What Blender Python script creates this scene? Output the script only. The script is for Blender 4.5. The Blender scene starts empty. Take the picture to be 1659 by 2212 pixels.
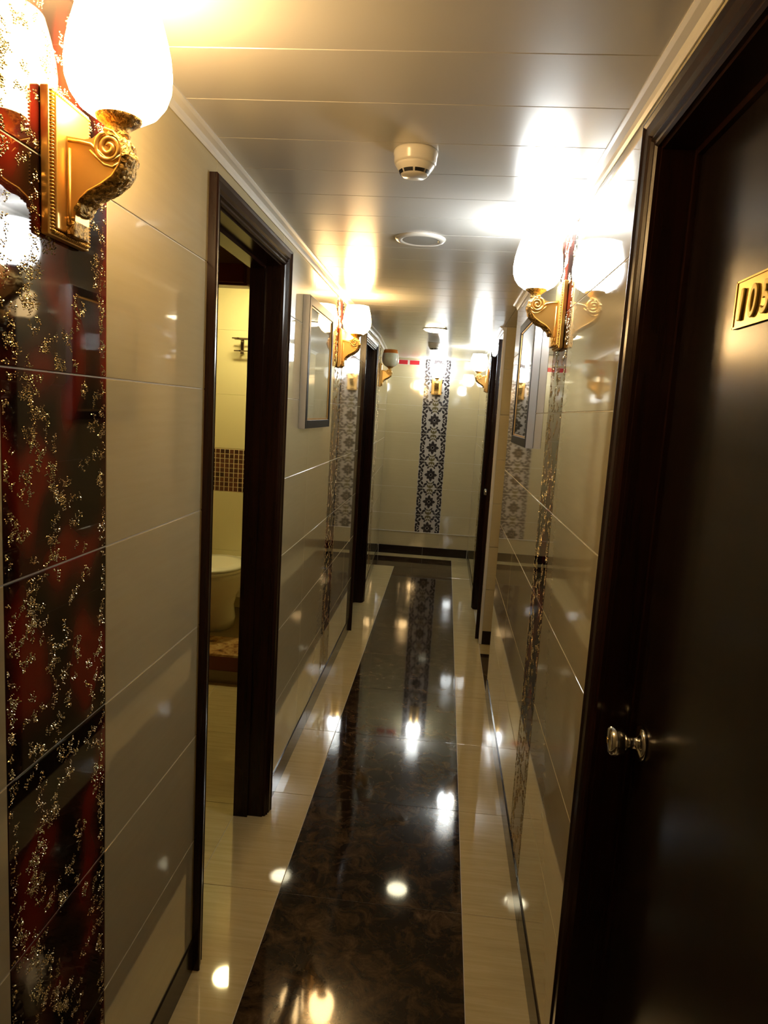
import bpy, bmesh, math, random
from mathutils import Vector, Matrix
sc = bpy.context.scene
C = sc.collection
PI = math.pi

# ------------------------------------------------------------ camera
H = 1.5633
def cam_axes(yaw, pitch, roll):
    f = Vector((-math.sin(yaw)*math.cos(pitch), math.cos(yaw)*math.cos(pitch), math.sin(pitch)))
    r = Vector((math.cos(yaw), math.sin(yaw), 0)); u = r.cross(f)
    return (math.cos(roll)*r + math.sin(roll)*u, -math.sin(roll)*r + math.cos(roll)*u, f)
r_, u_, f_ = cam_axes(0.0809, -0.1413, 0.0600)
cd = bpy.data.cameras.new('camera'); cam = bpy.data.objects.new('camera', cd); C.objects.link(cam)
m = Matrix.Identity(4)
for i in range(3):
    m[i][0], m[i][1], m[i][2] = r_[i], u_[i], -f_[i]
m[2][3] = H
cam.matrix_world = m
cd.sensor_fit = 'VERTICAL'; cd.sensor_height = 36.0; cd.sensor_width = 36.0
cd.lens = 1507.5/2212*36.0; cd.clip_start = 0.02
sc.camera = cam

# ------------------------------------------------------------ world, exposure
w = bpy.data.worlds.new('world'); sc.world = w; w.use_nodes = True
w.node_tree.nodes['Background'].inputs[0].default_value = (0.0, 0.0, 0.0, 1)
w.node_tree.nodes['Background'].inputs[1].default_value = 0.0
sc.view_settings.view_transform = 'Standard'; sc.view_settings.look = 'None'
sc.view_settings.gamma = 1.0; sc.view_settings.use_curve_mapping = False
sc.view_settings.exposure = 0.0
WARM = (1.0, 0.64, 0.27); COOL = (0.93, 0.98, 0.98)
L_WARM = 57.0; L_COOL = 46.0
cy = sc.cycles
cy.use_adaptive_sampling = True; cy.adaptive_threshold = 0.03
cy.use_light_tree = False
cy.max_bounces = 6; cy.diffuse_bounces = 4; cy.glossy_bounces = 3; cy.transmission_bounces = 3; cy.transparent_max_bounces = 6
cy.caustics_reflective = False; cy.caustics_refractive = False

# ------------------------------------------------------------ sizes
XL, XR, ZC, YE, YB = -0.597, 0.334, 2.166, 7.726, -1.3
S1, S2 = -0.435, 0.160
BH = 0.094               # baseboard height
RH = 0.30                # tile row height
YO1, YO2 = 3.85, 4.764   # side passage on the right

# ------------------------------------------------------------ materials
def mat(name, base=(0.8,0.8,0.8), rough=0.5, metal=0.0, spec=0.5, coat=0.0, emit=None, es=0.0):
    mt = bpy.data.materials.new(name); mt.use_nodes = True
    b = mt.node_tree.nodes['Principled BSDF']
    b.inputs['Base Color'].default_value = (*base, 1); b.inputs['Roughness'].default_value = rough
    b.inputs['Metallic'].default_value = metal; b.inputs['Specular IOR Level'].default_value = spec
    b.inputs['Coat Weight'].default_value = coat; b.inputs['Coat Roughness'].default_value = 0.03
    if emit:
        b.inputs['Emission Color'].default_value = (*emit, 1); b.inputs['Emission Strength'].default_value = es
    return mt
def nodes(mt):
    nt = mt.node_tree
    return nt, nt.nodes['Principled BSDF'], (lambda t: nt.nodes.new(t)), nt.links.new
def pos_coords(mt, scale=(1,1,1), rnd=3.0):
    """world position plus a per-piece random shift, scaled per axis"""
    nt, b, N, L = nodes(mt)
    g = N('ShaderNodeNewGeometry'); oi = N('ShaderNodeObjectInfo')
    mu = N('ShaderNodeMath'); mu.operation = 'MULTIPLY'; mu.inputs[1].default_value = rnd; L(oi.outputs['Random'], mu.inputs[0])
    ad = N('ShaderNodeVectorMath'); ad.operation = 'ADD'; L(g.outputs['Position'], ad.inputs[0]); L(mu.outputs[0], ad.inputs[1])
    ml = N('ShaderNodeVectorMath'); ml.operation = 'MULTIPLY'; ml.inputs[1].default_value = scale; L(ad.outputs[0], ml.inputs[0])
    return ml.outputs[0]
def noise(mt, vec, scale, detail=4, rough=0.55, dist=0.0):
    nt, b, N, L = nodes(mt); n = N('ShaderNodeTexNoise')
    n.inputs['Scale'].default_value = scale; n.inputs['Detail'].default_value = detail
    n.inputs['Roughness'].default_value = rough; n.inputs['Distortion'].default_value = dist
    if vec is not None: L(vec, n.inputs['Vector'])
    return n.outputs['Fac']
def ramp(mt, fac, stops):
    nt, b, N, L = nodes(mt); r = N('ShaderNodeValToRGB')
    e = r.color_ramp.elements
    while len(e) < len(stops): e.new(0.5)
    for k, (p, c) in enumerate(stops):
        e[k].position = p; e[k].color = (*c, 1)
    L(fac, r.inputs['Fac']); return r.outputs['Color']
def bump(mt, fac, strength, dist=0.002):
    nt, b, N, L = nodes(mt); bp = N('ShaderNodeBump')
    bp.inputs['Strength'].default_value = strength; bp.inputs['Distance'].default_value = dist
    L(fac, bp.inputs['Height']); L(bp.outputs['Normal'], b.inputs['Normal'])

M = {}
# polished cream wall tile with faint level streaks
t = M['tile'] = mat('cream_polished_tile', rough=0.04, spec=0.5, coat=0.6)
t.node_tree.nodes['Principled BSDF'].inputs['IOR'].default_value = 1.72
c = ramp(t, noise(t, pos_coords(t, (1.6, 1.6, 26.0)), 3.0, 5), [(0.25, (0.570, 0.490, 0.298)), (0.75, (0.600, 0.520, 0.325))])
t.node_tree.links.new(c, t.node_tree.nodes['Principled BSDF'].inputs['Base Color'])
M['grout'] = mat('pale_grout', (0.72, 0.68, 0.58), 0.6)
# beige striated floor tile
t = M['floor_beige'] = mat('beige_striated_floor_tile', rough=0.035, spec=0.62)
v = pos_coords(t, (2.2, 34.0, 1.0))
c = ramp(t, noise(t, v, 2.2, 6, 0.6, 0.4), [(0.22, (0.49, 0.385, 0.185)), (0.5, (0.575, 0.465, 0.235)), (0.8, (0.65, 0.54, 0.30))])
t.node_tree.links.new(c, t.node_tree.nodes['Principled BSDF'].inputs['Base Color'])
# dark emperador marble
t = M['floor_dark'] = mat('dark_emperador_marble', rough=0.05, spec=0.36)
nt, b, N, L = nodes(t)
v = pos_coords(t, (1, 1, 1), 7.0)
base = ramp(t, noise(t, v, 13.0, 9, 0.7, 0.8), [(0.30, (0.008, 0.005, 0.0035)), (0.46, (0.022, 0.013, 0.007)), (0.58, (0.066, 0.038, 0.018)), (0.76, (0.15, 0.098, 0.046))])
vo = N('ShaderNodeTexVoronoi'); vo.feature = 'DISTANCE_TO_EDGE'; vo.inputs['Scale'].default_value = 9.0
wob = N('ShaderNodeTexNoise'); wob.inputs['Scale'].default_value = 7.0; wob.inputs['Detail'].default_value = 5; L(v, wob.inputs['Vector'])
mixv = N('ShaderNodeVectorMath'); mixv.operation = 'MULTIPLY_ADD'; L(wob.outputs['Color'], mixv.inputs[0]); mixv.inputs[1].default_value = (0.35,)*3; L(v, mixv.inputs[2])
L(mixv.outputs[0], vo.inputs['Vector'])
vein = ramp(t, vo.outputs['Distance'], [(0.0, (1,1,1)), (0.035, (0,0,0))])
mx = N('ShaderNodeMix'); mx.data_type = 'RGBA'; L(base, mx.inputs['A']); mx.inputs['B'].default_value = (0.16, 0.105, 0.055, 1)
ml = N('ShaderNodeMath'); ml.operation = 'MULTIPLY'; ml.inputs[1].default_value = 0.14; L(vein, ml.inputs[0]); L(ml.outputs[0], mx.inputs['Factor'])
L(mx.outputs['Result'], b.inputs['Base Color'])
M['base_dark'] = mat('dark_brown_baseboard_tile', (0.020, 0.013, 0.009), 0.15, spec=0.22)
# satin ceiling panel
t = M['ceil'] = mat('satin_metal_ceiling_panel', (0.66, 0.64, 0.60), 0.24, 0.25)
M['ceil_gap'] = mat('ceiling_backing', (0.30, 0.29, 0.27), 0.6)
M['trim'] = mat('white_painted_trim', (0.72, 0.70, 0.64), 0.25)
# espresso wood
t = M['wood'] = mat('espresso_varnished_wood', rough=0.20, spec=0.28)
c = ramp(t, noise(t, pos_coords(t, (30, 30, 1.5), 1.0), 2.0, 5), [(0.3, (0.010, 0.0042, 0.0028)), (0.75, (0.024, 0.0080, 0.0048))])
t.node_tree.links.new(c, t.node_tree.nodes['Principled BSDF'].inputs['Base Color'])
t = M['leaf'] = mat('espresso_satin_door_leaf', rough=0.22, spec=0.42)
c = ramp(t, noise(t, pos_coords(t, (40, 40, 1.2), 1.0), 2.0, 5), [(0.3, (0.007, 0.0045, 0.0035)), (0.75, (0.014, 0.008, 0.006))])
t.node_tree.links.new(c, t.node_tree.nodes['Principled BSDF'].inputs['Base Color'])
M['redwood'] = mat('dark_red_brown_wood', (0.17, 0.026, 0.014), 0.3)
# gold
M['gold'] = mat('gilt_resin', (0.80, 0.50, 0.155), 0.36, 0.85)
t = M['goldleaf'] = mat('antiqued_gilt_relief', rough=0.34, metal=0.85)
n = noise(t, pos_coords(t, (1,1,1), 0.3), 150, 4, 0.6, 0.6)
c = ramp(t, n, [(0.38, (0.16, 0.085, 0.02)), (0.62, (0.86, 0.56, 0.18))])
t.node_tree.links.new(c, t.node_tree.nodes['Principled BSDF'].inputs['Base Color']); bump(t, n, 0.9, 0.004)
M['brass'] = mat('polished_brass', (0.86, 0.58, 0.16), 0.22, 1.0)
M['digit'] = mat('gilded_digit', (0.95, 0.70, 0.16), 0.28, 0.15)
M['steel'] = mat('polished_steel', (0.78, 0.76, 0.72), 0.12, 1.0)
M['lace'] = mat('champagne_glitter_relief', (0.66, 0.56, 0.34), 0.24, 1.0)
# dark red glass tile
t = M['redtile'] = mat('dark_red_glazed_tile', rough=0.03, spec=0.35)
v = pos_coords(t, (1, 1, 0.72), 0.0)
c = ramp(t, noise(t, v, 12.0, 0, 0.3, 0.0), [(0.40, (0.0075, 0.0030, 0.0026)), (0.52, (0.040, 0.006, 0.004)), (0.70, (0.17, 0.012, 0.006))])
t.node_tree.links.new(c, t.node_tree.nodes['Principled BSDF'].inputs['Base Color'])
M['lilac'] = mat('white_damask_tile', (0.50, 0.465, 0.44), 0.05)
M['damask_dark'] = mat('charcoal_damask_print', (0.040, 0.034, 0.034), 0.06)
M['damask_olive'] = mat('olive_damask_print', (0.15, 0.125, 0.055), 0.06)
# lamp glass
M['warm'] = mat('lit_warm_glass', (0.9,0.85,0.75), 0.3, emit=WARM, es=L_WARM)
M['cool'] = mat('lit_cool_glass', (0.9,0.92,0.95), 0.3, emit=COOL, es=L_COOL)
M['amber_lit'] = mat('lit_amber_glass', (0.9,0.5,0.15), 0.3, emit=(1.0,0.48,0.10), es=L_WARM*0.7)
M['frost'] = mat('unlit_frosted_glass', (0.70, 0.70, 0.56), 0.18, spec=0.5)
M['frost'].node_tree.nodes['Principled BSDF'].inputs['Subsurface Weight'].default_value = 0.2
M['amber'] = mat('unlit_amber_glass', (0.62, 0.20, 0.030), 0.18)
M['white'] = mat('white_plastic', (0.78, 0.75, 0.68), 0.22)
M['black'] = mat('black_slot', (0.01, 0.01, 0.01), 0.5)
M['grille'] = mat('grey_diffuser', (0.42, 0.42, 0.40), 0.35)
M['down'] = mat('lit_downlight_lens', (0.9,0.9,0.8), 0.3, emit=(1.0,0.90,0.60), es=30.0)
M['bathlamp'] = mat('lit_bathroom_lamp', (0.9,0.9,0.7), 0.3, emit=(1.0,0.83,0.36), es=200.0)
M['silver'] = mat('brushed_silver_frame', (0.62, 0.62, 0.64), 0.3, 0.8)
M['frameblack'] = mat('black_frame_face', (0.012, 0.011, 0.012), 0.45, spec=0.12)
M['goldlip'] = mat('gold_inner_lip', (0.70, 0.46, 0.18), 0.35, 0.7)
M['red'] = mat('red_sign_face', (0.52, 0.012, 0.022), 0.35)
M['signwhite'] = mat('pale_sign_backing', (0.70, 0.68, 0.62), 0.35)
M['ybath'] = mat('yellow_cream_bathroom_tile', (0.66, 0.60, 0.36), 0.16)
M['roomwall'] = mat('ochre_room_paint', (0.42, 0.28, 0.13), 0.7)
M['mosaic'] = mat('brown_mosaic_tile', (0.075, 0.030, 0.016), 0.15)
nt, b, N, L = nodes(M['mosaic']); oi = N('ShaderNodeObjectInfo')
L(ramp(M['mosaic'], oi.outputs['Random'], [(0.0, (0.045,0.020,0.012)), (1.0, (0.13,0.050,0.026))]), b.inputs['Base Color'])
M['mgrout'] = mat('mosaic_grout', (0.66, 0.56, 0.36), 0.6)
M['china'] = mat('white_china', (0.78, 0.77, 0.68), 0.08)
t = M['stepmarble'] = mat('ochre_breccia_marble', rough=0.12)
c = ramp(t, noise(t, pos_coords(t, (1,1,1), 0), 13.0, 6, 0.6, 1.5), [(0.35, (0.13, 0.035, 0.015)), (0.5, (0.42, 0.24, 0.09)), (0.7, (0.55, 0.40, 0.19))])
t.node_tree.links.new(c, t.node_tree.nodes['Principled BSDF'].inputs['Base Color'])
M['bathfloor'] = mat('grey_brown_bathroom_floor', (0.24, 0.18, 0.10), 0.2)
def glass_mat():
    mt = bpy.data.materials.new('picture_glass'); mt.use_nodes = True; nt = mt.node_tree
    nt.nodes.remove(nt.nodes['Principled BSDF']); out = nt.nodes['Material Output']
    tr = nt.nodes.new('ShaderNodeBsdfTransparent'); gl = nt.nodes.new('ShaderNodeBsdfGlossy'); gl.inputs['Roughness'].default_value = 0.02
    lw = nt.nodes.new('ShaderNodeLayerWeight'); lw.inputs['Blend'].default_value = 0.5
    pw = nt.nodes.new('ShaderNodeMath'); pw.operation = 'POWER'; pw.inputs[1].default_value = 5.0; nt.links.new(lw.outputs['Facing'], pw.inputs[0])
    fr = nt.nodes.new('ShaderNodeMath'); fr.operation = 'MULTIPLY_ADD'; fr.inputs[1].default_value = 0.95; fr.inputs[2].default_value = 0.04; nt.links.new(pw.outputs[0], fr.inputs[0])
    mx = nt.nodes.new('ShaderNodeMixShader')
    nt.links.new(fr.outputs[0], mx.inputs[0]); nt.links.new(tr.outputs[0], mx.inputs[1]); nt.links.new(gl.outputs[0], mx.inputs[2])
    nt.links.new(mx.outputs[0], out.inputs[0]); return mt
M['glass'] = glass_mat()
def print_mat(name, stops, scale):
    t = mat(name, rough=0.5); nt, b, N, L = nodes(t)
    tc = N('ShaderNodeTexCoord'); sp = N('ShaderNodeSeparateXYZ'); L(tc.outputs['Object'], sp.inputs[0])
    n = noise(t, tc.outputs['Object'], scale, 6, 0.6, 0.5)
    a = N('ShaderNodeMath'); a.operation = 'MULTIPLY_ADD'; a.inputs[1].default_value = 1.6; a.inputs[2].default_value = -0.15; L(sp.outputs['Z'], a.inputs[0])
    s = N('ShaderNodeMath'); s.operation = 'MULTIPLY_ADD'; s.inputs[1].default_value = 0.35; L(n, s.inputs[0]); L(a.outputs[0], s.inputs[2])
    L(ramp(t, s.outputs[0], stops), b.inputs['Base Color']); return t
M['printL'] = print_mat('misty_landscape_print', [(0.05,(0.66,0.66,0.50)), (0.20,(0.46,0.48,0.38)), (0.45,(0.54,0.58,0.50)), (0.75,(0.62,0.70,0.68))], 9)
M['printR'] = print_mat('green_landscape_print', [(0.05,(0.10,0.10,0.05)), (0.25,(0.20,0.19,0.07)), (0.45,(0.34,0.32,0.14)), (0.62,(0.50,0.50,0.42)), (0.85,(0.62,0.66,0.68))], 16)

# ------------------------------------------------------------ mesh helpers
def link(name, me, mats, parent=None, loc=(0,0,0), rz=0.0):
    o = bpy.data.objects.new(name, me); C.objects.link(o)
    if mats is not None:
        me.materials.clear()
        for k in (mats if isinstance(mats, (list, tuple)) else [mats]): me.materials.append(M[k])
    o.location = loc; o.rotation_euler = (0, 0, rz)
    if parent is not None: o.parent = parent
    return o
def mesh(name, bm, smooth=False):
    bmesh.ops.recalc_face_normals(bm, faces=bm.faces)
    me = bpy.data.meshes.new(name); bm.to_mesh(me); bm.free()
    if smooth:
        for p in me.polygons: p.use_smooth = True
    return me
def obj(name, bm, m_, parent=None, loc=(0,0,0), rz=0.0, smooth=False):
    return link(name, mesh(name, bm, smooth), m_, parent, loc, rz)
def box(bm, x0, x1, y0, y1, z0, z1, bev=0.0):
    vs = [bm.verts.new((x, y, z)) for x in (x0, x1) for y in (y0, y1) for z in (z0, z1)]
    fs = [bm.faces.new([vs[i] for i in q]) for q in ((0,1,3,2),(4,6,7,5),(0,4,5,1),(2,3,7,6),(0,2,6,4),(1,5,7,3))]
    if bev > 0:
        es = {e for f in fs for e in f.edges}
        bmesh.ops.bevel(bm, geom=list(es), offset=bev, segments=2, affect='EDGES', profile=0.5)
    return bm
def lathe(bm, prof, n=32, cx=0, cy=0):
    rings = []
    for (r, z) in prof:
        rings.append([bm.verts.new((cx+max(r,1e-5)*math.cos(2*PI*k/n), cy+max(r,1e-5)*math.sin(2*PI*k/n), z)) for k in range(n)])
    for a, b in zip(rings, rings[1:]):
        for k in range(n):
            bm.faces.new((a[k], a[(k+1)%n], b[(k+1)%n], b[k]))
    return rings
def tube(bm, pts, r, n=8):
    pts = [Vector(p) for p in pts]; rings = []
    for i, p in enumerate(pts):
        d = (pts[min(i+1, len(pts)-1)] - pts[max(i-1, 0)]).normalized()
        a = d.cross(Vector((0, 1, 0)));
        if a.length < 1e-3: a = d.cross(Vector((0, 0, 1)))
        a.normalize(); b = d.cross(a)
        rr = r[i] if isinstance(r, (list, tuple)) else r
        rings.append([bm.verts.new(p + rr*(math.cos(2*PI*k/n)*a + math.sin(2*PI*k/n)*b)) for k in range(n)])
    for a, b in zip(rings, rings[1:]):
        for k in range(n): bm.faces.new((a[k], a[(k+1)%n], b[(k+1)%n], b[k]))
    bm.faces.new(rings[0]); bm.faces.new(rings[-1])
def extrude_xz(bm, poly, y0, y1):
    a = [bm.verts.new((x, y0, z)) for x, z in poly]; b = [bm.verts.new((x, y1, z)) for x, z in poly]
    bm.faces.new(a); bm.faces.new(b[::-1])
    for k in range(len(poly)):
        j = (k+1) % len(poly); bm.faces.new((a[k], a[j], b[j], b[k]))
def thing(name, label, cat, loc=(0,0,0), rz=0.0, group=None):
    o = bpy.data.objects.new(name, None); C.objects.link(o); o.empty_display_size = 0.05
    o.location = loc; o.rotation_euler = (0, 0, rz); o['label'] = label; o['category'] = cat
    if group: o['group'] = group
    return o
def struct(o, label=None):
    o['kind'] = 'structure'
    if label: o['label'] = label
    return o
def copy_tree(o, parent=None):
    c_ = o.copy(); C.objects.link(c_); c_.parent = parent
    for ch in list(o.children): copy_tree(ch, c_)
    return c_

# wall tile: width +X, front towards -Y, height +Z ; 1 mm chamfer on the front edges ; shared by size
_tm = {}
def tile_mesh(wd, ht, th=0.008, ch=0.0008):
    k = (round(wd, 4), round(ht, 4), th)
    if k not in _tm:
        bm = bmesh.new()
        def loop(y, e): return [bm.verts.new(q) for q in ((e,y,e),(wd-e,y,e),(wd-e,y,ht-e),(e,y,ht-e))]
        a, b_, c_ = loop(0, ch), loop(ch, 0), loop(th, 0)
        bm.faces.new(a)
        for p, q in ((a, b_), (b_, c_)):
            for i in range(4):
                j = (i+1) % 4; bm.faces.new((p[i], p[j], q[j], q[i]))
        bm.faces.new(c_[::-1])
        _tm[k] = mesh('tile', bm)
    return _tm[k]
def put_tile(name, mt, wd, ht, loc, rz, parent):
    me = tile_mesh(wd, ht)
    key = (me.name, mt)
    if key not in _tm:
        m2 = me.copy(); m2.materials.clear(); m2.materials.append(M[mt]); _tm[key] = m2
    o = bpy.data.objects.new(name, _tm[key]); C.objects.link(o); o.location = loc; o.rotation_euler = (0, 0, rz); o.parent = parent
    return o
GAP, VG = 0.0026, 0.0010
ROWS = [(BH + RH*k, min(BH + RH*(k+1), ZC)) for k in range(7)]
def split(a, b, wmax=0.8):
    n = max(1, math.ceil((b-a)/wmax - 0.05)); return [(a+(b-a)*i/n, a+(b-a)*(i+1)/n) for i in range(n)]

def wall_tiles(side, parent, spans, holes=(), mt='tile', plane=None):
    """spans: along-wall ranges; holes: (a,b,z0,z1) door openings the tiles stop at"""
    for (a, b) in spans:
        for (p, q) in split(a, b):
            for (z0, z1) in ROWS:
                zz0, zz1 = z0, z1
                for (ha, hb, h0, h1) in holes:
                    if p >= ha-1e-4 and q <= hb+1e-4:
                        zz0 = max(zz0, h1)
                if zz1 - zz0 < 0.004: continue
                wd, ht = q-p-VG, zz1-zz0-GAP
                if side == 'L': put_tile('wall_tile', mt, wd, ht, (plane, p+VG/2, zz0+GAP/2), PI/2, parent)
                elif side == 'R': put_tile('wall_tile', mt, wd, ht, (plane, q-VG/2, zz0+GAP/2), -PI/2, parent)
                else: put_tile('wall_tile', mt, wd, ht, (p+VG/2, plane, zz0+GAP/2), 0, parent)

# ------------------------------------------------------------ decorative red tile with gilt relief (three variants)
def lace_mesh(seed):
    rnd = random.Random(seed); bm = bmesh.new(); S = 0.297
    pts = []
    ph = [rnd.uniform(0, 6.28) for _ in range(8)]
    def coral(u, v, an, n, st=0.0125):
        """a short wandering twig of beads with side buds"""
        for i in range(n):
            an += rnd.gauss(0, 0.55); u += st*math.cos(an); v += st*math.sin(an)
            pts.append((u, v))
            if rnd.random() < 0.75:
                s_ = rnd.choice((-1, 1))
                for q in (1, 2): pts.append((u + s_*0.012*q*math.cos(an+1.4), v + s_*0.012*q*math.sin(an+1.4)))
    def band(f, n, spread, ln):
        for i in range(n):
            v = (i + rnd.random())/n
            coral(f(v) + rnd.gauss(0, spread), v, rnd.choice((1.57, -1.57)) + rnd.gauss(0, 0.7), rnd.randint(ln//2, ln))
    band(lambda v: 0.965, 26, 0.010, 6)
    band(lambda v: 0.035, 20, 0.012, 6)
    band(lambda v: 0.38 + 0.15*math.sin(6.283*v+ph[2]) + 0.04*math.sin(25*v), 32, 0.050, 11)
    band(lambda v: 0.20 + 0.09*math.sin(6.283*v+ph[3]), 18, 0.050, 10)
    band(lambda v: 0.74 + 0.14*math.sin(6.283*v+ph[4]), 15, 0.045, 11)
    for (u, v) in pts:
        if not (0.008 < u < 0.992): continue
        v = v % 1.0
        if not (0.008 < v < 0.992): continue
        r = rnd.uniform(0.0010, 0.0019); st = rnd.uniform(1.0, 1.9); an = rnd.uniform(0, PI)
        ca, sa = math.cos(an), math.sin(an)
        n = 5; top = bm.verts.new((u*S + rnd.uniform(-.4,.4)*r, -r*rnd.uniform(0.6, 1.1), v*S + rnd.uniform(-.4,.4)*r))
        ring = []
        for k in range(n):
            x, z = r*st*math.cos(2*PI*k/n), r*math.sin(2*PI*k/n)
            ring.append(bm.verts.new((u*S + ca*x - sa*z, 0.0003, v*S + sa*x + ca*z)))
        for k in range(n): bm.faces.new((top, ring[k], ring[(k+1)%n]))
    return mesh('gilt_relief', bm)
LACE = []
for s_ in (3, 11, 27):
    me = lace_mesh(s_); me.materials.append(M['lace']); LACE.append(me)
def deco_strip(side, parent, y0, y1, plane):
    for k, (z0, z1) in enumerate(ROWS):
        wd, ht = y1-y0-VG, z1-z0-GAP
        if side == 'L': o = put_tile('decorative_tile', 'redtile', wd, ht, (plane, y0+VG/2, z0+GAP/2), PI/2, parent)
        else: o = put_tile('decorative_tile', 'redtile', wd, ht, (plane, y1-VG/2, z0+GAP/2), -PI/2, parent)
        if z1-z0 > 0.25:
            g = bpy.data.objects.new('gilt_relief', LACE[(k*2 + int(y0*3)) % 3]); C.objects.link(g); g.parent = o; g['kind'] = 'stuff'
            g.scale = (wd/0.299, 1, ht/0.299)

# ------------------------------------------------------------ floor
bm = bmesh.new(); box(bm, -2.2, 2.2, YB-0.1, YE+0.15, -0.12, -0.0016)
floor = struct(obj('floor', bm, 'grout'), 'glossy corridor floor of beige tiles with a dark marble centre strip')
_fm = {}
def floor_tile(name, mt, x0, x1, y0, y1, parent=floor, g=0.0009, z=0.0):
    wd, dp = x1-x0-2*g, y1-y0-2*g; k = (round(wd,4), round(dp,4), mt)
    if k not in _fm:
        bm = bmesh.new(); a = [bm.verts.new(q) for q in ((.0006,.0006,0),(wd-.0006,.0006,0),(wd-.0006,dp-.0006,0),(.0006,dp-.0006,0))]
        b_ = [bm.verts.new(q) for q in ((0,0,-.0006),(wd,0,-.0006),(wd,dp,-.0006),(0,dp,-.0006))]
        c_ = [bm.verts.new(q) for q in ((0,0,-.008),(wd,0,-.008),(wd,dp,-.008),(0,dp,-.008))]
        bm.faces.new(a); bm.faces.new(c_[::-1])
        for p, q in ((a,b_),(b_,c_)):
            for i in range(4): bm.faces.new((p[i], p[(i+1)%4], q[(i+1)%4], q[i]))
        me = mesh('floor_tile', bm); me.materials.append(M[mt]); _fm[k] = me
    o = bpy.data.objects.new(name, _fm[k]); C.objects.link(o); o.location = (x0+g, y0+g, z); o.parent = parent
    return o
T = 0.5843; J0 = 2.0438
js = [J0 + T*k for k in range(-6, 10)]
js = [y for y in js if YB-0.2 < y < YE-0.75] + [7.055]
for a, b in zip(js, js[1:]):
    floor_tile('dark_floor_tile', 'floor_dark', S1, S2, a, b)
    floor_tile('beige_floor_tile', 'floor_beige', S2, XR, a, b)
    floor_tile('beige_floor_tile', 'floor_beige', XL-0.11, S1, a, b)
floor_tile('dark_floor_tile', 'floor_dark', XL-0.11, S2, 7.055, 7.56)
floor_tile('beige_floor_tile', 'floor_beige', S2, XR, 7.055, 7.56)
floor_tile('beige_floor_tile', 'floor_beige', XL-0.11, XR, 7.56, YE)
# side passage floor: dark band with beige edge
for a, b in split(XR, 1.60, 0.65):
    floor_tile('dark_floor_tile', 'floor_dark', a, b, YO1, 4.56); floor_tile('beige_floor_tile', 'floor_beige', a, b, 4.56, YO2)
for a, b in split(YO2, YE, 0.6): pass
# entry room floor beyond the open doorway
for a, b in split(-2.1, XL-0.11, 0.5):
    for p, q in split(1.35, 3.673, 0.6): floor_tile('beige_floor_tile', 'floor_beige', a, b, p, q)

# ------------------------------------------------------------ ceiling
bm = bmesh.new(); box(bm, XL-0.115, 1.75, YB-0.1, YE+0.15, ZC+0.010, ZC+0.08)
ceiling = struct(obj('ceiling', bm, 'ceil_gap'), 'satin metal strip ceiling of the corridor')
bm = bmesh.new(); cw = XR-XL-0.002
prof = [(0.0, 0.002), (0.0013, 0.0), (0.1980, 0.0), (0.1993, 0.002)]
n0 = 1.266
for (nm, x0, x1, ya, yb) in (('c', XL+0.001, XR-0.001, YB-0.05, 5.666), ('f', XL-0.080, XR-0.001, 5.666, YE), ('p', XR+0.001, 1.6, YO1, YO2)):
    bm = bmesh.new(); vs = []
    for x in (x0, x1): vs.append([bm.verts.new((x, y, z)) for y, z in prof + [(0.1993, 0.012), (0.0, 0.012)]])
    for i in range(6): bm.faces.new((vs[0][i], vs[0][(i+1)%6], vs[1][(i+1)%6], vs[1][i]))
    bm.faces.new(vs[0][::-1]); bm.faces.new(vs[1])
    me = mesh('ceiling_panel', bm); me.materials.append(M['ceil'])
    k = math.floor((ya-n0)/0.2 + 0.01)
    while n0+0.2*k < yb - 0.02:
        y = n0+0.2*k; k += 1
        if y < ya-0.02: continue
        o = bpy.data.objects.new('ceiling_panel', me); C.objects.link(o); o.location = (0, y, ZC); o.parent = ceiling
        if y + 0.2 > yb: o.scale = (1, (yb-y)/0.1993, 1)

# ------------------------------------------------------------ walls
D1 = (1.745, 2.455); D2 = (4.865, 5.575); DR = (0.55, 1.318); DF = (4.925, 5.655); ZD = 2.048
def backing(name, parts, m_='grout', label=None):
    bm = bmesh.new()
    for q in parts: box(bm, *q)
    return struct(obj(name, bm, m_), label)
bx0, bx1 = XL-0.112, XL-0.0015
wall_left = backing('wall_left', [(bx0,bx1,YB,D1[0]-.001,0,ZC+.3),(bx0,bx1,D1[0]-.001,D1[1]+.001,ZD+.001,ZC+.3),(bx0,bx1,D1[1]+.001,D2[0]-.001,0,ZC+.3),
                                  (bx0,bx1,D2[0]-.001,D2[1]+.001,ZD+.001,ZC+.3),(bx0,bx1,D2[1]+.001,5.66,0,ZC+.3)], label='left corridor wall of glossy cream tiles')
SL = [(0.898, 1.193), (3.625, 3.905)]
spans = [(YB, 0.3), (0.3, SL[0][0]), (SL[0][1], D1[0]), D1, (D1[1], SL[1][0]), (SL[1][1], D2[0]), D2, (D2[1], 5.66)]
wall_tiles('L', wall_left, spans, [(D1[0],D1[1],0,ZD+.03),(D2[0],D2[1],0,ZD+.03)], plane=XL)
for a, b in SL: deco_strip('L', wall_left, a, b, XL)
# the far stretch of the left wall runs slightly askew
ang = math.atan2(0.075, YE-5.66)
far = struct(backing('wall_left_far', [(-0.112, -0.0015, 0, YE-5.66+.02, 0, ZC+.02)]), 'far left wall of glossy cream tiles beyond the dark door')
far.location = (XL, 5.66, 0); far.rotation_euler = (0, 0, ang)
wall_tiles('L', far, [(0, 0.40), (0.70, YE-5.66)], plane=0.0)
deco_strip('L', far, 0.40, 0.70, 0.0)

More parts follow.
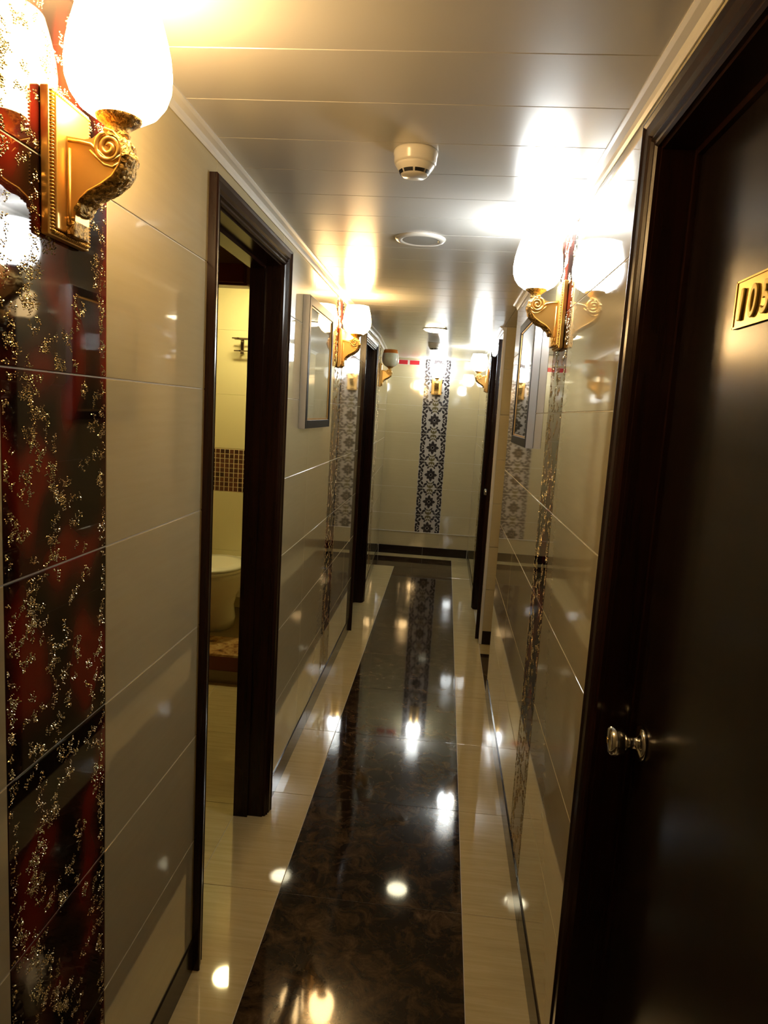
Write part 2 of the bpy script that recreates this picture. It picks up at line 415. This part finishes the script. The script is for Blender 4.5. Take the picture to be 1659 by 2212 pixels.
rx0, rx1 = XR+0.0015, XR+0.112
wall_right = backing('wall_right', [(rx0,rx1,YB,DR[0]-.001,0,ZC+.02),(rx0,rx1,DR[0]-.001,DR[1]+.001,ZD+.001,ZC+.02),(rx0,rx1,DR[1]+.001,YO1-.009,0,ZC+.02),
                                    (rx0,rx1,YO2+.009,DF[0]-.001,0,ZC+.02),(rx0,rx1,DF[0]-.001,DF[1]+.001,ZD+.001,ZC+.02),(rx0,rx1,DF[1]+.001,YE,0,ZC+.02)], label='right corridor wall of glossy cream tiles')
SR = [(2.110, 2.395), (6.06, 6.34)]
wall_tiles('R', wall_right, [(YB, DR[0]), DR, (DR[1], SR[0][0]), (SR[0][1], YO1), (YO2, DF[0]), DF, (DF[1], SR[1][0]), (SR[1][1], YE)],
           [(DR[0],DR[1],0,ZD+.03),(DF[0],DF[1],0,ZD+.03)], plane=XR)
for a, b in SR: deco_strip('R', wall_right, a, b, XR)
# side passage shell
ps = backing('wall_passage', [(XR+.0005,1.7,YO2+.0065,YO2+.0085,0,ZC),(rx1,1.7,YO2+.0085,YO2+.1,0,ZC),(1.6,1.7,YO1-.1,YO2,0,ZC),(rx1,1.7,YO1-.1,YO1-.0085,0,ZC),(XR+.0005,1.7,YO1-.0085,YO1-.0065,0,ZC)],
             label='cream tiled wall of the side passage opening on the right')
wall_tiles('E', ps, [(XR+.016, 0.95), (0.95, 1.6)], plane=YO2-.0015)
for (p, q) in split(XR+.001, 1.6):
    for (z0, z1) in ROWS: put_tile('wall_tile', 'tile', q-p-VG, z1-z0-GAP, (q-VG/2, YO1+.0015, z0+GAP/2), PI, ps)

wall_front = backing('wall_front', [(XL-0.3, XR+.2, YE+.0015, YE+.12, 0, ZC+.02)], label='end wall of cream tiles with a damask strip')
DX0, DX1 = -0.2755, 0.0069
zrows = [(0.262, 0.46)] + [(0.46+.3*k, min(0.76+.3*k, ZC)) for k in range(6)]
XLE = XL-0.075
for (a, b) in ((XLE, DX0), (DX1, XR)):
    for (z0, z1) in [(BH, 0.256)] + zrows:
        put_tile('wall_tile', 'tile', b-a-VG, z1-z0-GAP, (a+VG/2, YE, z0+GAP/2), 0, wall_front)
put_tile('wall_tile', 'tile', DX1-DX0-VG, 0.256-BH-GAP, (DX0+VG/2, YE, BH+GAP/2), 0, wall_front)
# damask motif: small flat printed leaves, symmetric left to right
def leaf_poly(cx, cy, ln, wd, an, n=4):
    P = []
    for s in (1, -1):
        for i in range(n+1) if s == 1 else range(n-1, 0, -1):
            tt = i/n; P.append(((tt-.5)*ln, s*wd/2*math.sin(PI*tt)**0.8))
    ca, sa = math.cos(an), math.sin(an)
    return [(cx+ca*x-sa*y, cy+sa*x+ca*y) for x, y in P]
def damask():
    A, B = [], []
    def flower(cx, cy, s):
        for k in range(8):
            a = 2*PI*k/8 + PI/2; ln = s*(0.150 if k % 2 == 0 else 0.125)
            A.append(leaf_poly(cx+math.cos(a)*ln*.62, cy+math.sin(a)*ln*.62, ln*.86, s*.074, a))
        A.append(leaf_poly(cx, cy, s*.06, s*.06, 0)); A.append(leaf_poly(cx, cy, s*.06, s*.06, PI/2))
        for q in (-1, 1): A.append(leaf_poly(cx+q*s*.075, cy+s*.165, s*.07, s*.04, q*2.2)); A.append(leaf_poly(cx+q*s*.075, cy-s*.165, s*.07, s*.04, -q*2.2))
    flower(0, 0, 1.62)
    for sy in (-.5, .5):
        for sx in (-.385, .385): flower(sx, sy, 0.95)
    for s in (-1, 1):
        for q in (-1, 1):
            # leaves on both sides of the pale hexagonal band around each medallion
            for (x, y, l, w_, a) in ((.350,.165,.19,.100,1.15),(.440,.265,.16,.090,.6),(.320,.310,.16,.090,2.2),(.440,.115,.14,.090,1.9),(.180,.355,.17,.090,.45),
                                     (.085,.415,.14,.070,1.9),(.455,.02,.10,.075,PI/2),(.365,.045,.12,.065,.7),(.235,.435,.12,.065,.2),(.045,.315,.11,.060,2.6),(.425,.375,.11,.060,2.0)):
                tgt = B if x < .1 else A
                tgt.append(leaf_poly(s*x, q*y, l, w_, a if s*q > 0 else PI-a))
        B.append(leaf_poly(0, s*.455, .17, .11, PI/2))
    return A, B
DA, DB = damask()
def damask_mesh(polys, z0, z1):
    S = DX1-DX0; bm = bmesh.new()
    for P in polys:
        cz = sum(y for _, y in P)/len(P); zz = [0.5*.3 + y*.3 for _, y in P]
        xs = [S/2 + x*S for x, _ in P]
        if max(zz) < z0+.004 or min(zz) > z1-.006 or max(xs) < .004 or min(xs) > S-.005: continue
        xs = [min(max(x, .0012), S-.0022) for x in xs]; zz = [min(max(z, z0+.0012), z1-.0040) for z in zz]
        bm.faces.new([bm.verts.new((x, -0.0004, z)) for x, z in zip(xs, zz)])
    return mesh('damask_print', bm)
for (z0, z1) in zrows:
    k0 = 0.0 if z1-z0 > .29 or z0 > 1 else 0.3-(z1-z0)
    o = put_tile('damask_tile', 'lilac', DX1-DX0-VG, z1-z0-GAP, (DX0+VG/2, YE, z0+GAP/2), 0, wall_front)
    for P, mm in ((DA, 'damask_dark'), (DB, 'damask_olive')):
        g = link('damask_print', damask_mesh(P, k0, k0+z1-z0), mm, o, (0, 0, -k0)); g['kind'] = 'stuff'
wall_back = backing('wall_back', [(XL-.11, XR+.11, YB-.1, YB, 0, ZC+.02)], 'tile', 'plain corridor wall behind the viewer')
# ledge on the end wall
bm = bmesh.new(); box(bm, XLE+.002, XR-.002, YE-.010, YE, 0.2565, 0.2615, .001)
struct(obj('trim_ledge', bm, 'trim'), 'thin pale ledge line across the end wall')

# ------------------------------------------------------------ baseboards
def baseboard(name, side, spans, plane, label, loc=None, rz=0):
    bm = bmesh.new()
    for a, b in spans:
        if side == 'L': box(bm, plane-.001, plane+.0025, a, b, 0, BH-.001)
        elif side == 'R': box(bm, plane-.0025, plane+.001, a, b, 0, BH-.001)
        else: box(bm, a, b, plane-.0025, plane+.001, 0, BH-.001)
    o = struct(obj(name, bm, 'grout'), label)
    for a, b in spans:
        for p, q in split(a, b):
            wd = q-p-VG
            if side == 'L': put_tile('baseboard_tile', 'base_dark', wd, BH, (plane+.004, p+VG/2, 0), PI/2, o)
            elif side == 'R': put_tile('baseboard_tile', 'base_dark', wd, BH, (plane-.004, q-VG/2, 0), -PI/2, o)
            else: put_tile('baseboard_tile', 'base_dark', wd, BH, (p+VG/2, plane-.004, 0), 0, o)
    if loc: o.location = loc; o.rotation_euler = (0,0,rz)
    return o
CW = 0.052
baseboard('baseboard_left', 'L', [(YB, D1[0]-CW), (D1[1]+CW, D2[0]-CW), (D2[1]+CW, 5.66)], XL, 'dark baseboard along the left wall')
baseboard('baseboard_left_far', 'L', [(0.002, YE-5.66-.01)], 0.0, 'dark baseboard along the far left wall', (XL, 5.66, 0), ang)
baseboard('baseboard_right', 'R', [(YB, DR[0]-CW), (DR[1]+CW, YO1), (YO2+.016, DF[0]-CW), (DF[1]+CW, YE)], XR, 'dark baseboard along the right wall')
baseboard('baseboard_front', 'E', [(XLE+.008, XR-.008)], YE, 'dark baseboard under the end wall')
baseboard('baseboard_passage', 'E', [(XR+.018, 1.6)], YO2-.0015, 'dark baseboard in the side passage')

# ------------------------------------------------------------ trims
def cove(name, side, a, b, plane, label):
    poly = [(0,0),(0,-.024),(.004,-.026),(.008,-.020),(.010,-.010),(.022,-.007),(.028,-.003),(.028,0)]
    bm = bmesh.new(); s = 1 if side == 'L' else -1
    A = [bm.verts.new((plane+s*x, a, ZC+z)) for x, z in poly]; B = [bm.verts.new((plane+s*x, b, ZC+z)) for x, z in poly]
    bm.faces.new(A); bm.faces.new(B[::-1])
    for i in range(len(poly)): bm.faces.new((A[i], A[(i+1)%8], B[(i+1)%8], B[i]))
    return struct(obj(name, bm, 'trim'), label)
cove('trim_1', 'L', YB, 5.662, XL, 'white cornice strip along the left ceiling edge')
c5 = cove('trim_7', 'L', 0.0, YE-5.66-.004, 0.0, 'white cornice strip along the far left ceiling edge'); c5.location = (XL, 5.66, 0); c5.rotation_euler = (0, 0, ang)
cove('trim_2', 'R', YB, YO1, XR, 'white cornice strip along the right ceiling edge')
cove('trim_3', 'R', YO2, YE-.002, XR, 'white cornice strip along the far right ceiling edge')
bm = bmesh.new(); box(bm, XR-.003, XR+.018, YO2-.004, YO2+.010, 0, ZC-.001, .002)
struct(obj('trim_4', bm, 'trim'), 'white corner bead at the far edge of the side passage')

# ------------------------------------------------------------ door frames and doors
def frame_sweep(bm, o0, o1, ztop, prof):
    """prof: (outward, proud) ; opening o0..o1 in local X, front is -Y"""
    path = [((o0,0),(-1,0)),((o0,ztop),(-1,1)),((o1,ztop),(1,1)),((o1,0),(1,0))]
    R_ = []
    for (p, d) in path:
        R_.append([bm.verts.new((p[0]+d[0]*a, -pr, p[1]+d[1]*a)) for a, pr in prof])
    n = len(prof)
    for A, B in zip(R_, R_[1:]):
        for i in range(n): bm.faces.new((A[i], A[(i+1)%n], B[(i+1)%n], B[i]))
    bm.faces.new(R_[0]); bm.faces.new(R_[-1][::-1])
CAS = [(-0.004,-0.002),(-0.004,0.006),(0.000,0.010),(0.006,0.010),(0.010,0.015),(0.014,0.012),(0.018,0.012),(0.024,0.017),(0.040,0.0185),(0.046,0.022),(CW-.003,0.022),(CW,0.019),(CW,-0.002)]
JAM = [(-0.010,-0.110),(-0.010,-0.001),(-0.001,-0.001),(-0.001,-0.110)]
STP = [(-0.022,-0.110),(-0.022,-0.056),(-0.010,-0.056),(-0.010,-0.110)]
def door_frame(name, o0, o1, loc, rz, label, head_h=ZD):
    d = bpy.data.objects.new(name, None); C.objects.link(d); d.empty_display_size = .05
    d.location = loc; d.rotation_euler = (0,0,rz); struct(d, label)
    for nm, pf in (('casing', CAS), ('jamb', JAM), ('door_stop', STP)):
        bm = bmesh.new(); frame_sweep(bm, o0, o1, head_h, pf); obj(nm, bm, 'wood', d)
    return d
# local X = +y world for the left wall (rz +90deg), -y for the right wall
d1 = door_frame('door_1', 0, D1[1]-D1[0], (XL, D1[0], 0), PI/2, 'open doorway with dark wooden frame on the left')
d2 = door_frame('door_2', 0, D2[1]-D2[0], (XL, D2[0], 0), PI/2, 'far dark wooden door on the left wall')
d3 = door_frame('door_3', 0, DR[1]-DR[0], (XR, DR[1], 0), -PI/2, 'near dark wooden door with brass number plate on the right')
d4 = door_frame('door_4', 0, DF[1]-DF[0], (XR, DF[1], 0), -PI/2, 'far dark wooden door on the right wall')
def knob(parent, lx, z, depth):
    bm = bmesh.new()
    lathe(bm, [(0.0,0.0),(0.033,0.0),(0.033,0.004),(0.029,0.008),(0.016,0.010),(0.012,0.013),(0.012,0.026),(0.017,0.030),(0.0265,0.038),(0.028,0.048),(0.0265,0.058),(0.020,0.062),(0.0,0.063)], 32)
    o = obj('door_knob', bm, 'steel', parent, (lx, depth, z), 0, True); o.rotation_euler = (PI/2, 0, 0); o['label'] = 'polished steel door knob'
    bm = bmesh.new(); lathe(bm, [(0.0,0.0635),(0.005,0.0635),(0.006,0.0632),(0.006,0.062)], 12); obj('key_cylinder', bm, 'brass', o, smooth=True)
    return o
def leaf(parent, wd, depth, kx=None, kz=1.0):
    bm = bmesh.new(); box(bm, 0.011, wd-0.011, depth, depth+.040, 0.006, ZD-.012, .002)
    o = obj('door_leaf', bm, 'leaf', parent)
    if kx is not None: knob(parent, kx, kz, depth)
    return o
leaf(d2, D2[1]-D2[0], 0.062)
lf = leaf(d3, DR[1]-DR[0], 0.0655, DR[1]-1.252, 0.990)
leaf(d4, DF[1]-DF[0], 0.0655, 0.075, 0.985)
# number plate on the near door: local X = DR[1]-y
px0 = DR[1]-1.064
bm = bmesh.new(); box(bm, 0, 0.165, -.003, 0, 0, .066, .0008)
pl = obj('number_plate', bm, 'brass', d3, (px0, 0.0655, 1.7095)); pl['label'] = 'brass plate with raised digits'
bm = bmesh.new()
for (a, b, c_, d_) in ((0,.165,0,.0025),(0,.165,.0635,.066),(0,.0025,0,.066),(.1625,.165,0,.066)): box(bm, a, b, -.0042, -.003, c_, d_)
obj('raised_edge', bm, 'brass', pl)
for k, ch in enumerate('1056'):
    cu = bpy.data.curves.new('digit', 'FONT'); cu.body = ch; cu.size = 0.060; cu.extrude = 0.0008; cu.bevel_depth = 0.0010; cu.bevel_resolution = 2; cu.shear = 0.10; cu.align_x = 'CENTER'
    to = bpy.data.objects.new('tmp', cu); C.objects.link(to)
    me = bpy.data.meshes.new_from_object(to.evaluated_get(bpy.context.evaluated_depsgraph_get())); bpy.data.objects.remove(to)
    o = link('digit', me, 'digit', pl, (0.024+0.0385*k, -.0048, .0105)); o.rotation_euler = (PI/2, 0, 0); o.scale = (0.82 if k else 1.0, 1, 1)

# ------------------------------------------------------------ wall sconces
def spiral(cx, cz, r0, turns, y, n=44, start=0.0):
    P = []
    for i in range(n):
        tt = i/(n-1); a = start + turns*2*PI*tt; r = r0*(1-0.88*tt)
        P.append((cx + r*math.cos(a), y, cz + r*math.sin(a)))
    return P
def arm_profile():
    out = [(0.018,0.012),(0.028,0.014),(0.033,0.026),(0.034,0.040),(0.041,0.054),(0.055,0.066),(0.075,0.076),(0.093,0.088),(0.104,0.104),(0.108,0.122),(0.104,0.138),(0.094,0.149),(0.080,0.153)]
    top = [(0.066,0.149),(0.058,0.143),(0.046,0.141),(0.018,0.145)]
    return out, top
def make_sconce(name, label, lit):
    t = thing(name, label, 'wall lamp', group='gilt wall sconces along the corridor')
    # backplate 0.10 wide, 0.198 tall
    bm = bmesh.new(); box(bm, 0.0, 0.013, -.056, .056, 0, .200, .002); box(bm, 0.013, 0.019, -.046, .046, .010, .190, .002)
    bp = obj('backplate', bm, 'gold', t)
    bm = bmesh.new()
    def bead(y, z, hor):
        a, b_ = (0.0042, 0.0020) if not hor else (0.0020, 0.0042)
        top = bm.verts.new((0.0185, y, z))
        rg = [bm.verts.new((0.0125, y+a*math.cos(q), z+b_*math.sin(q))) for q in (0, PI/3, 2*PI/3, PI, 4*PI/3, 5*PI/3)]
        md = [bm.verts.new((0.0165, y+.8*a*math.cos(q), z+.8*b_*math.sin(q))) for q in (0, PI/3, 2*PI/3, PI, 4*PI/3, 5*PI/3)]
        for i in range(6):
            bm.faces.new((rg[i], rg[(i+1)%6], md[(i+1)%6], md[i])); bm.faces.new((md[i], md[(i+1)%6], top))
    for s in (-1, 1):
        for i in range(40): bead(s*.0505, .007 + i*.00478, False)
        for i in range(20): bead(-.0465 + i*.0049, .100 + s*.0945, True)
    obj('beaded_border', bm, 'gold', bp, smooth=True)
    out, top = arm_profile()
    bm = bmesh.new(); extrude_xz(bm, [(0.016,0.012)] + [(x*0.97, z+0.002) for x, z in out] + top, -.020, .020)
    arm = obj('scroll_arm', bm, 'gold', t)
    # raised spirals and rims on both cheeks
    for s in (-1, 1):
        bm = bmesh.new()
        tube(bm, spiral(0.083, 0.131, 0.021, 2.1, s*.0205, start=PI*0.60), [0.0034]*30 + [0.0034*(1-i/30) + .001 for i in range(14)], 7)
        obj('volute', bm, 'gold', arm, smooth=True)
        bm = bmesh.new()
        tube(bm, [(0.022, s*.0205, 0.139), (0.040, s*.0205, 0.137), (0.056, s*.0205, 0.134), (0.066, s*.0205, 0.126), (0.078, s*.0205, 0.116), (0.090, s*.0205, 0.113), (0.101,s*.0205,0.120)], 0.0026, 7)
        tube(bm, [(0.055, s*.0205, 0.126), (0.064, s*.0205, 0.117), (0.076, s*.0205, 0.107), (0.089, s*.0205, 0.104), (0.099,s*.0205,0.110)], 0.0020, 7)
        tube(bm, [(0.024, s*.0205, 0.128), (0.024, s*.0205, 0.04), (0.026, s*.0205, 0.024)], 0.0022, 7)
        tube(bm, [(x*.95, s*.0205, z+.004) for x, z in out[3:]], 0.0022, 7)
        obj('cheek_moulding', bm, 'gold', arm, smooth=True)
    # carved acanthus band following the outer curve
    rnd = random.Random(5); bm = bmesh.new(); rows = []
    path = []
    for (p, q) in zip(out[3:-1], out[4:]):
        for i in range(5): path.append((p[0]+(q[0]-p[0])*i/5, p[1]+(q[1]-p[1])*i/5))
    for i, (x, z) in enumerate(path):
        j = min(i+1, len(path)-1); k = max(i-1, 0)
        dx, dz = path[j][0]-path[k][0], path[j][1]-path[k][1]; l = math.hypot(dx, dz) or 1; nx, nz = dz/l, -dx/l
        row = []
        for k in range(13):
            a = -1 + 2*k/12; bulge = 0.010*math.sqrt(max(0, 1-a*a))*(0.9+.10*math.sin(i*0.9)) + rnd.uniform(-.0011, .0011)
            edge = 0.024 + 0.0008*math.sin(i*0.9)
            row.append(bm.verts.new((x+nx*(bulge-.003), a*edge, z+nz*(bulge-.003))))
        rows.append(row)
    for A, B in zip(rows, rows[1:]):
        for k in range(12): bm.faces.new((A[k], A[k+1], B[k+1], B[k]))
    bm.faces.new(rows[0]); bm.faces.new(rows[-1][::-1])
    obj('acanthus_band', bm, 'goldleaf', arm, smooth=False)
    bm = bmesh.new(); box(bm, .018, .032, -.022, .022, .006, .034, .003); obj('foot_block', bm, 'goldleaf', arm)
    # cup
    cx = 0.088
    bm = bmesh.new(); lathe(bm, [(0.0,0.150),(0.014,0.150),(0.017,0.155),(0.014,0.160),(0.020,0.166),(0.031,0.174),(0.037,0.184),(0.0385,0.191),(0.035,0.192),(0.030,0.188),(0.0,0.186)], 28, cx)
    obj('lamp_cup', bm, 'goldleaf', t, smooth=True)
    # glass shade, open at the top
    z0 = 0.173
    pf = [(0.0,0.004),(0.020,0.002),(0.038,0.006),(0.055,0.017),(0.067,0.033),(0.0735,0.052),(0.0745,0.072),(0.0720,0.096),(0.0670,0.118)]
    rim = [(0.0670,0.118),(0.0625,0.134),(0.0580,0.149),(0.0555,0.1495),(0.0600,0.134),(0.0645,0.118)]
    bm = bmesh.new(); lathe(bm, [(r, z+z0) for r, z in pf], 36, cx)
    sh = obj('glass_shade', bm, {'warm':'warm','cool':'cool','off':'frost'}[lit], t, smooth=True)
    bm = bmesh.new(); lathe(bm, [(r, z+z0) for r, z in rim], 36, cx)
    rm = obj('shade_rim', bm, {'warm':'warm','cool':'cool','off':'amber'}[lit], sh, smooth=True)
    if lit == 'off': rm['label'] = 'amber coloured glass rim'
    return t
ZS = 1.787
protos = {}
def sconce(lit, loc, rz, label):
    if lit not in protos:
        protos[lit] = make_sconce('wall_sconce', label, lit); o = protos[lit]
    else:
        o = copy_tree(protos[lit]); o['label'] = label
    o.location = loc; o.rotation_euler = (0, 0, rz); return o
e_ = 0.0012
sconce('warm', (XL+e_, 1.050, ZS), 0, 'nearest lit gilt wall sconce, on the dark red strip at upper left')
sconce('warm', (XL+e_, 3.765, ZS), 0, 'warm lit gilt wall sconce between the left picture and far door')
sf = Vector((XL, 5.66, 0)) + Matrix.Rotation(ang, 3, 'Z') @ Vector((e_, 0.55, 0))
sconce('off', (sf.x, sf.y, ZS), ang, 'unlit gilt wall sconce with amber-rimmed glass beside the red sign')
sconce('cool', (XR-e_, 2.252, ZS), PI, 'white lit gilt wall sconce on the right wall by the near door')
sconce('cool', (XR-e_, 6.20, ZS), PI, 'white lit gilt wall sconce past the far right door')
sconce('cool', ((DX0+DX1)/2, YE-e_, ZS), -PI/2, 'white lit gilt wall sconce on the damask strip of the end wall')

# ------------------------------------------------------------ ceiling fittings
def smoke(loc, label):
    t = thing('smoke_detector', label, 'smoke detector', loc, group='round smoke detectors on the ceiling')
    bm = bmesh.new(); lathe(bm, [(0,0),(0.050,0),(0.0515,-.003),(0.0515,-.010),(0.050,-.013),(0.0495,-.026),(0.047,-.031),(0.0,-.031)], 40); obj('base', bm, 'white', t, smooth=True)
    bm = bmesh.new(); lathe(bm, [(0.0,-.029),(0.046,-.030),(0.044,-.036),(0.036,-.046),(0.0315,-.0535),(0.028,-.0560),(0.0,-.0565)], 40); h = obj('sensor_head', bm, 'white', t, smooth=True)
    for k in range(8):
        bm = bmesh.new(); a0 = 2*PI*(k+.08)/8 - PI/2; a1 = 2*PI*(k+.92)/8 - PI/2; A, B = [], []
        for i in range(7):
            a = a0+(a1-a0)*i/6
            A.append(bm.verts.new((0.0372*math.cos(a), 0.0372*math.sin(a), -.0460))); B.append(bm.verts.new((0.0330*math.cos(a), 0.0330*math.sin(a), -.0530)))
        for i in range(6): bm.faces.new((A[i], A[i+1], B[i+1], B[i]))
        obj('vent_slot', bm, 'black', h)
    return t
smoke((-0.115, 1.715, ZC), 'cream smoke detector on the ceiling nearest the viewer')
smoke((-0.150, 6.02, ZC), 'grey looking smoke detector on the ceiling behind the lit downlight')
def downlight(loc, lit, label):
    t = thing('ceiling_downlight', label, 'ceiling light', loc, group='round recessed ceiling fittings')
    bm = bmesh.new(); lathe(bm, [(0.077,-.001),(0.078,-.005),(0.084,-.006),(0.088,-.002),(0.088,0.0)] if lit else [(0.058,-.001),(0.060,-.006),(0.070,-.010),(0.082,-.008),(0.088,-.002),(0.088,0.0)], 44); obj('bezel', bm, 'white', t, smooth=True)
    bm = bmesh.new(); lathe(bm, [(0.0,-.024),(0.04,-.021),(0.066,-.014),(0.078,-.005)] if lit else [(0.0,-.0085),(0.0605,-.0075)], 40); obj('lens', bm, 'down' if lit else 'grille', t)
    return t
downlight((-0.135, 2.525, ZC), False, 'unlit round recessed ceiling fitting with grey lens')
downlight((-0.128, 5.06, ZC), True, 'lit round ceiling downlight near the corridor end')

# ------------------------------------------------------------ pictures
def picture(name, label, wd, ht, loc, rz, prt):
    t = thing(name, label, 'picture', loc, rz, 'framed pictures on the corridor walls')
    F, D = 0.034, 0.030
    bm = bmesh.new()
    for q in ((0,F,0,ht),(wd-F,wd,0,ht),(F,wd-F,0,F),(F,wd-F,ht-F,ht)): box(bm, q[0], q[1], -D, -.001, q[2], q[3], .0015)
    fr = obj('frame', bm, 'frameblack', t)
    bm = bmesh.new(); e = .0012
    for q in ((-e,0,-e,ht+e),(wd,wd+e,-e,ht+e),(0,wd,-e,0),(0,wd,ht,ht+e)): box(bm, q[0], q[1], -D+.002, -.001, q[2], q[3])
    obj('outer_band', bm, 'silver', fr)
    bm = bmesh.new(); L_ = .007
    for q in ((F,F+L_,F,ht-F),(wd-F-L_,wd-F,F,ht-F),(F+L_,wd-F-L_,F,F+L_),(F+L_,wd-F-L_,ht-F-L_,ht-F)): box(bm, q[0], q[1], -D+.004, -.004, q[2], q[3])
    obj('inner_lip', bm, 'goldlip', fr)
    bm = bmesh.new(); box(bm, 0, wd-2*F-2*L_, 0, .002, 0, ht-2*F-2*L_); obj('print', bm, prt, t, (F+L_, -.0205, F+L_))
    bm = bmesh.new(); box(bm, F+L_, wd-F-L_, -.0240, -.0228, F+L_, ht-F-L_); obj('glass', bm, 'glass', t)
    return t
picture('framed_picture', 'framed picture with silver edge on the left wall beside the open doorway', 0.585, 0.525, (XL, 2.805, 1.480), PI/2, 'printL')
picture('framed_picture', 'framed picture of greenery on the right wall beyond the white sconce', 0.585, 0.525, (XR, 2.715+0.585, 1.462), -PI/2, 'printR')

# ------------------------------------------------------------ red sign on the end wall
t = thing('wall_sign', 'small red sign in two panels high on the end wall', 'sign', (-0.565, YE, 2.092))
bm = bmesh.new(); box(bm, 0, .235, -.010, -.001, 0, .052, .001); obj('backing_plate', bm, 'signwhite', t)
for a, b in ((.006,.100),(.124,.229)):
    bm = bmesh.new(); box(bm, a, b, -.013, -.010, .004, .048, .0008); obj('red_panel', bm, 'red', t)

# ------------------------------------------------------------ entry room and bathroom behind the open doorway
RZ = 2.46; XB = -2.1; YW = 3.673; YBB = 4.60
rw = backing('wall_room', [(XB-.1,XB,1.25,YW+.1,0,RZ),(XB,bx0,1.25,1.35,0,RZ),(XB,-1.80,YW,YW+.06,0,RZ),(-1.80,-1.035,YW,YW+.06,2.18,RZ),(-1.035,bx0,YW,YW+.06,0,RZ)], 'roomwall', 'ochre walls of the entry room seen through the open doorway')
struct(backing('ceiling_room', [(XB-.1,bx0,1.25,YBB+.1,RZ,RZ+.05)], 'roomwall'), 'ochre ceiling of the entry room')
bm = bmesh.new(); box(bm, -1.84, -1.085, YW-.055, YW+.065, 2.178, 2.272, .004); box(bm, -1.84, -1.07, YW-.035, YW+.065, 2.166, 2.180, .002)
struct(obj('trim_5', bm, 'redwood'), 'dark red wooden header over the bathroom opening')
wb = backing('wall_bathroom', [(XB-.05,bx0,YBB+.007,YBB+.1,0,RZ),(XB-.06,XB,YW+.06,YBB,0,RZ),(bx0-.012,bx0-.002,YW+.06,YBB,0,RZ)], 'ybath', 'yellow lit bathroom walls with a mosaic band')
for (z0, z1) in ((0.166,0.566),(0.566,0.968),(1.262,1.62),(1.62,2.04),(2.04,2.455)):
    for a, b in split(XB, bx0-.014, 0.62): put_tile('wall_tile', 'ybath', b-a-VG, z1-z0-VG, (a+VG/2, YBB, z0+VG/2), 0, wb)
bm = bmesh.new(); box(bm, XB, bx0-.014, YBB+.0015, YBB+.007, .968, 1.262); obj('mosaic_bed', bm, 'mgrout', wb)
ms = 0.0318; n = 0
for i in range(30):
    for j in range(9):
        x = -1.98 + i*ms
        if x + ms > -1.03: continue
        put_tile('mosaic_tile', 'mosaic', ms-.0052, ms-.0052, (x+.0026, YBB-.0005, .9715+j*ms+.0026), 0, wb)
# raised bathroom floor with a marble-topped step
struct(backing('floor_bathroom', [(XB,bx0-.002,YW+.30,YBB+.007,0,.164)], 'bathfloor'), 'raised bathroom floor')
st = struct(backing('trim_6', [(XB,bx0-.002,YW+.012,YW+.30,0,.160)], 'redwood'), 'marble step up into the bathroom')
bm = bmesh.new(); box(bm, XB, bx0-.002, YW, YW+.30, .154, .168, .003); obj('marble_tread', bm, 'stepmarble', st)
bm = bmesh.new(); box(bm, XB, bx0-.002, YW+.001, YW+.013, 0, .072); obj('step_base_tile', bm, 'bathfloor', st)
bm = bmesh.new(); box(bm, XB, bx0-.002, YW+.005, YW+.013, .072, .154); obj('step_riser', bm, 'redwood', st)
# toilet
def oval(bm, prof, n=36):
    rings = []
    for (a, b, cy, z) in prof:
        rings.append([bm.verts.new((a*math.cos(2*PI*k/n), cy+b*math.sin(2*PI*k/n), z)) for k in range(n)])
    for A, B in zip(rings, rings[1:]):
        for k in range(n): bm.faces.new((A[k], A[(k+1)%n], B[(k+1)%n], B[k]))
    bm.faces.new(rings[0][::-1]); bm.faces.new(rings[-1])
t = thing('toilet', 'white china toilet glimpsed through the open doorway', 'toilet', (-1.36, 4.10, .165))
bm = bmesh.new(); oval(bm, [(.10,.15,.10,0),(.105,.155,.10,.05),(.10,.15,.08,.14),(.13,.18,.05,.22),(.175,.225,.02,.30),(.188,.24,0,.36),(.19,.243,0,.385),(.17,.22,0,.388)]); obj('bowl', bm, 'china', t, smooth=True)
bm = bmesh.new(); oval(bm, [(.192,.245,0,.388),(.197,.25,0,.396),(.195,.248,0,.406),(.18,.232,0,.409)]); obj('seat', bm, 'china', t, smooth=True)
bm = bmesh.new(); oval(bm, [(.192,.242,0,.409),(.196,.247,0,.418),(.185,.235,0,.428),(.12,.16,0,.432)]); obj('lid', bm, 'china', t, smooth=True)
bm = bmesh.new(); box(bm, -.15, .15, .18, .495, .16, .37, .02); obj('neck', bm, 'china', t)
# towel rack on the bathroom wall
t = thing('towel_rack', 'small steel towel rack on the yellow bathroom wall', 'towel rack', (-1.40, YBB-.001, 1.89))
for x in (0.03, .50):
    bm = bmesh.new(); box(bm, x-.012, x+.012, -.010, 0, 0, .10, .002); tube(bm, [(x,-.008,.09),(x,-.11,.09)], .006); tube(bm, [(x,-.008,.015),(x,-.06,.015)], .006); obj('bracket', bm, 'steel', t)
for (y, z) in ((-.05,.09),(-.105,.09),(-.055,.015)):
    bm = bmesh.new(); tube(bm, [(-.01,y,z),(.54,y,z)], .005); obj('rail', bm, 'steel', t)
# bathroom ceiling lamp
t = thing('ceiling_lamp', 'round lit ceiling lamp inside the bathroom', 'ceiling light', (-1.235, 4.16, 2.30))
bm = bmesh.new(); lathe(bm, [(0,.16),(.02,.16),(.02,.03),(.075,.028),(.078,.0),(.07,.0)], 32); obj('lamp_base', bm, 'white', t, smooth=True)
bm = bmesh.new(); lathe(bm, [(.072,.004),(.070,-.012),(.055,-.028),(.03,-.036),(0,-.038)], 32); obj('lamp_dome', bm, 'bathlamp', t, smooth=True)
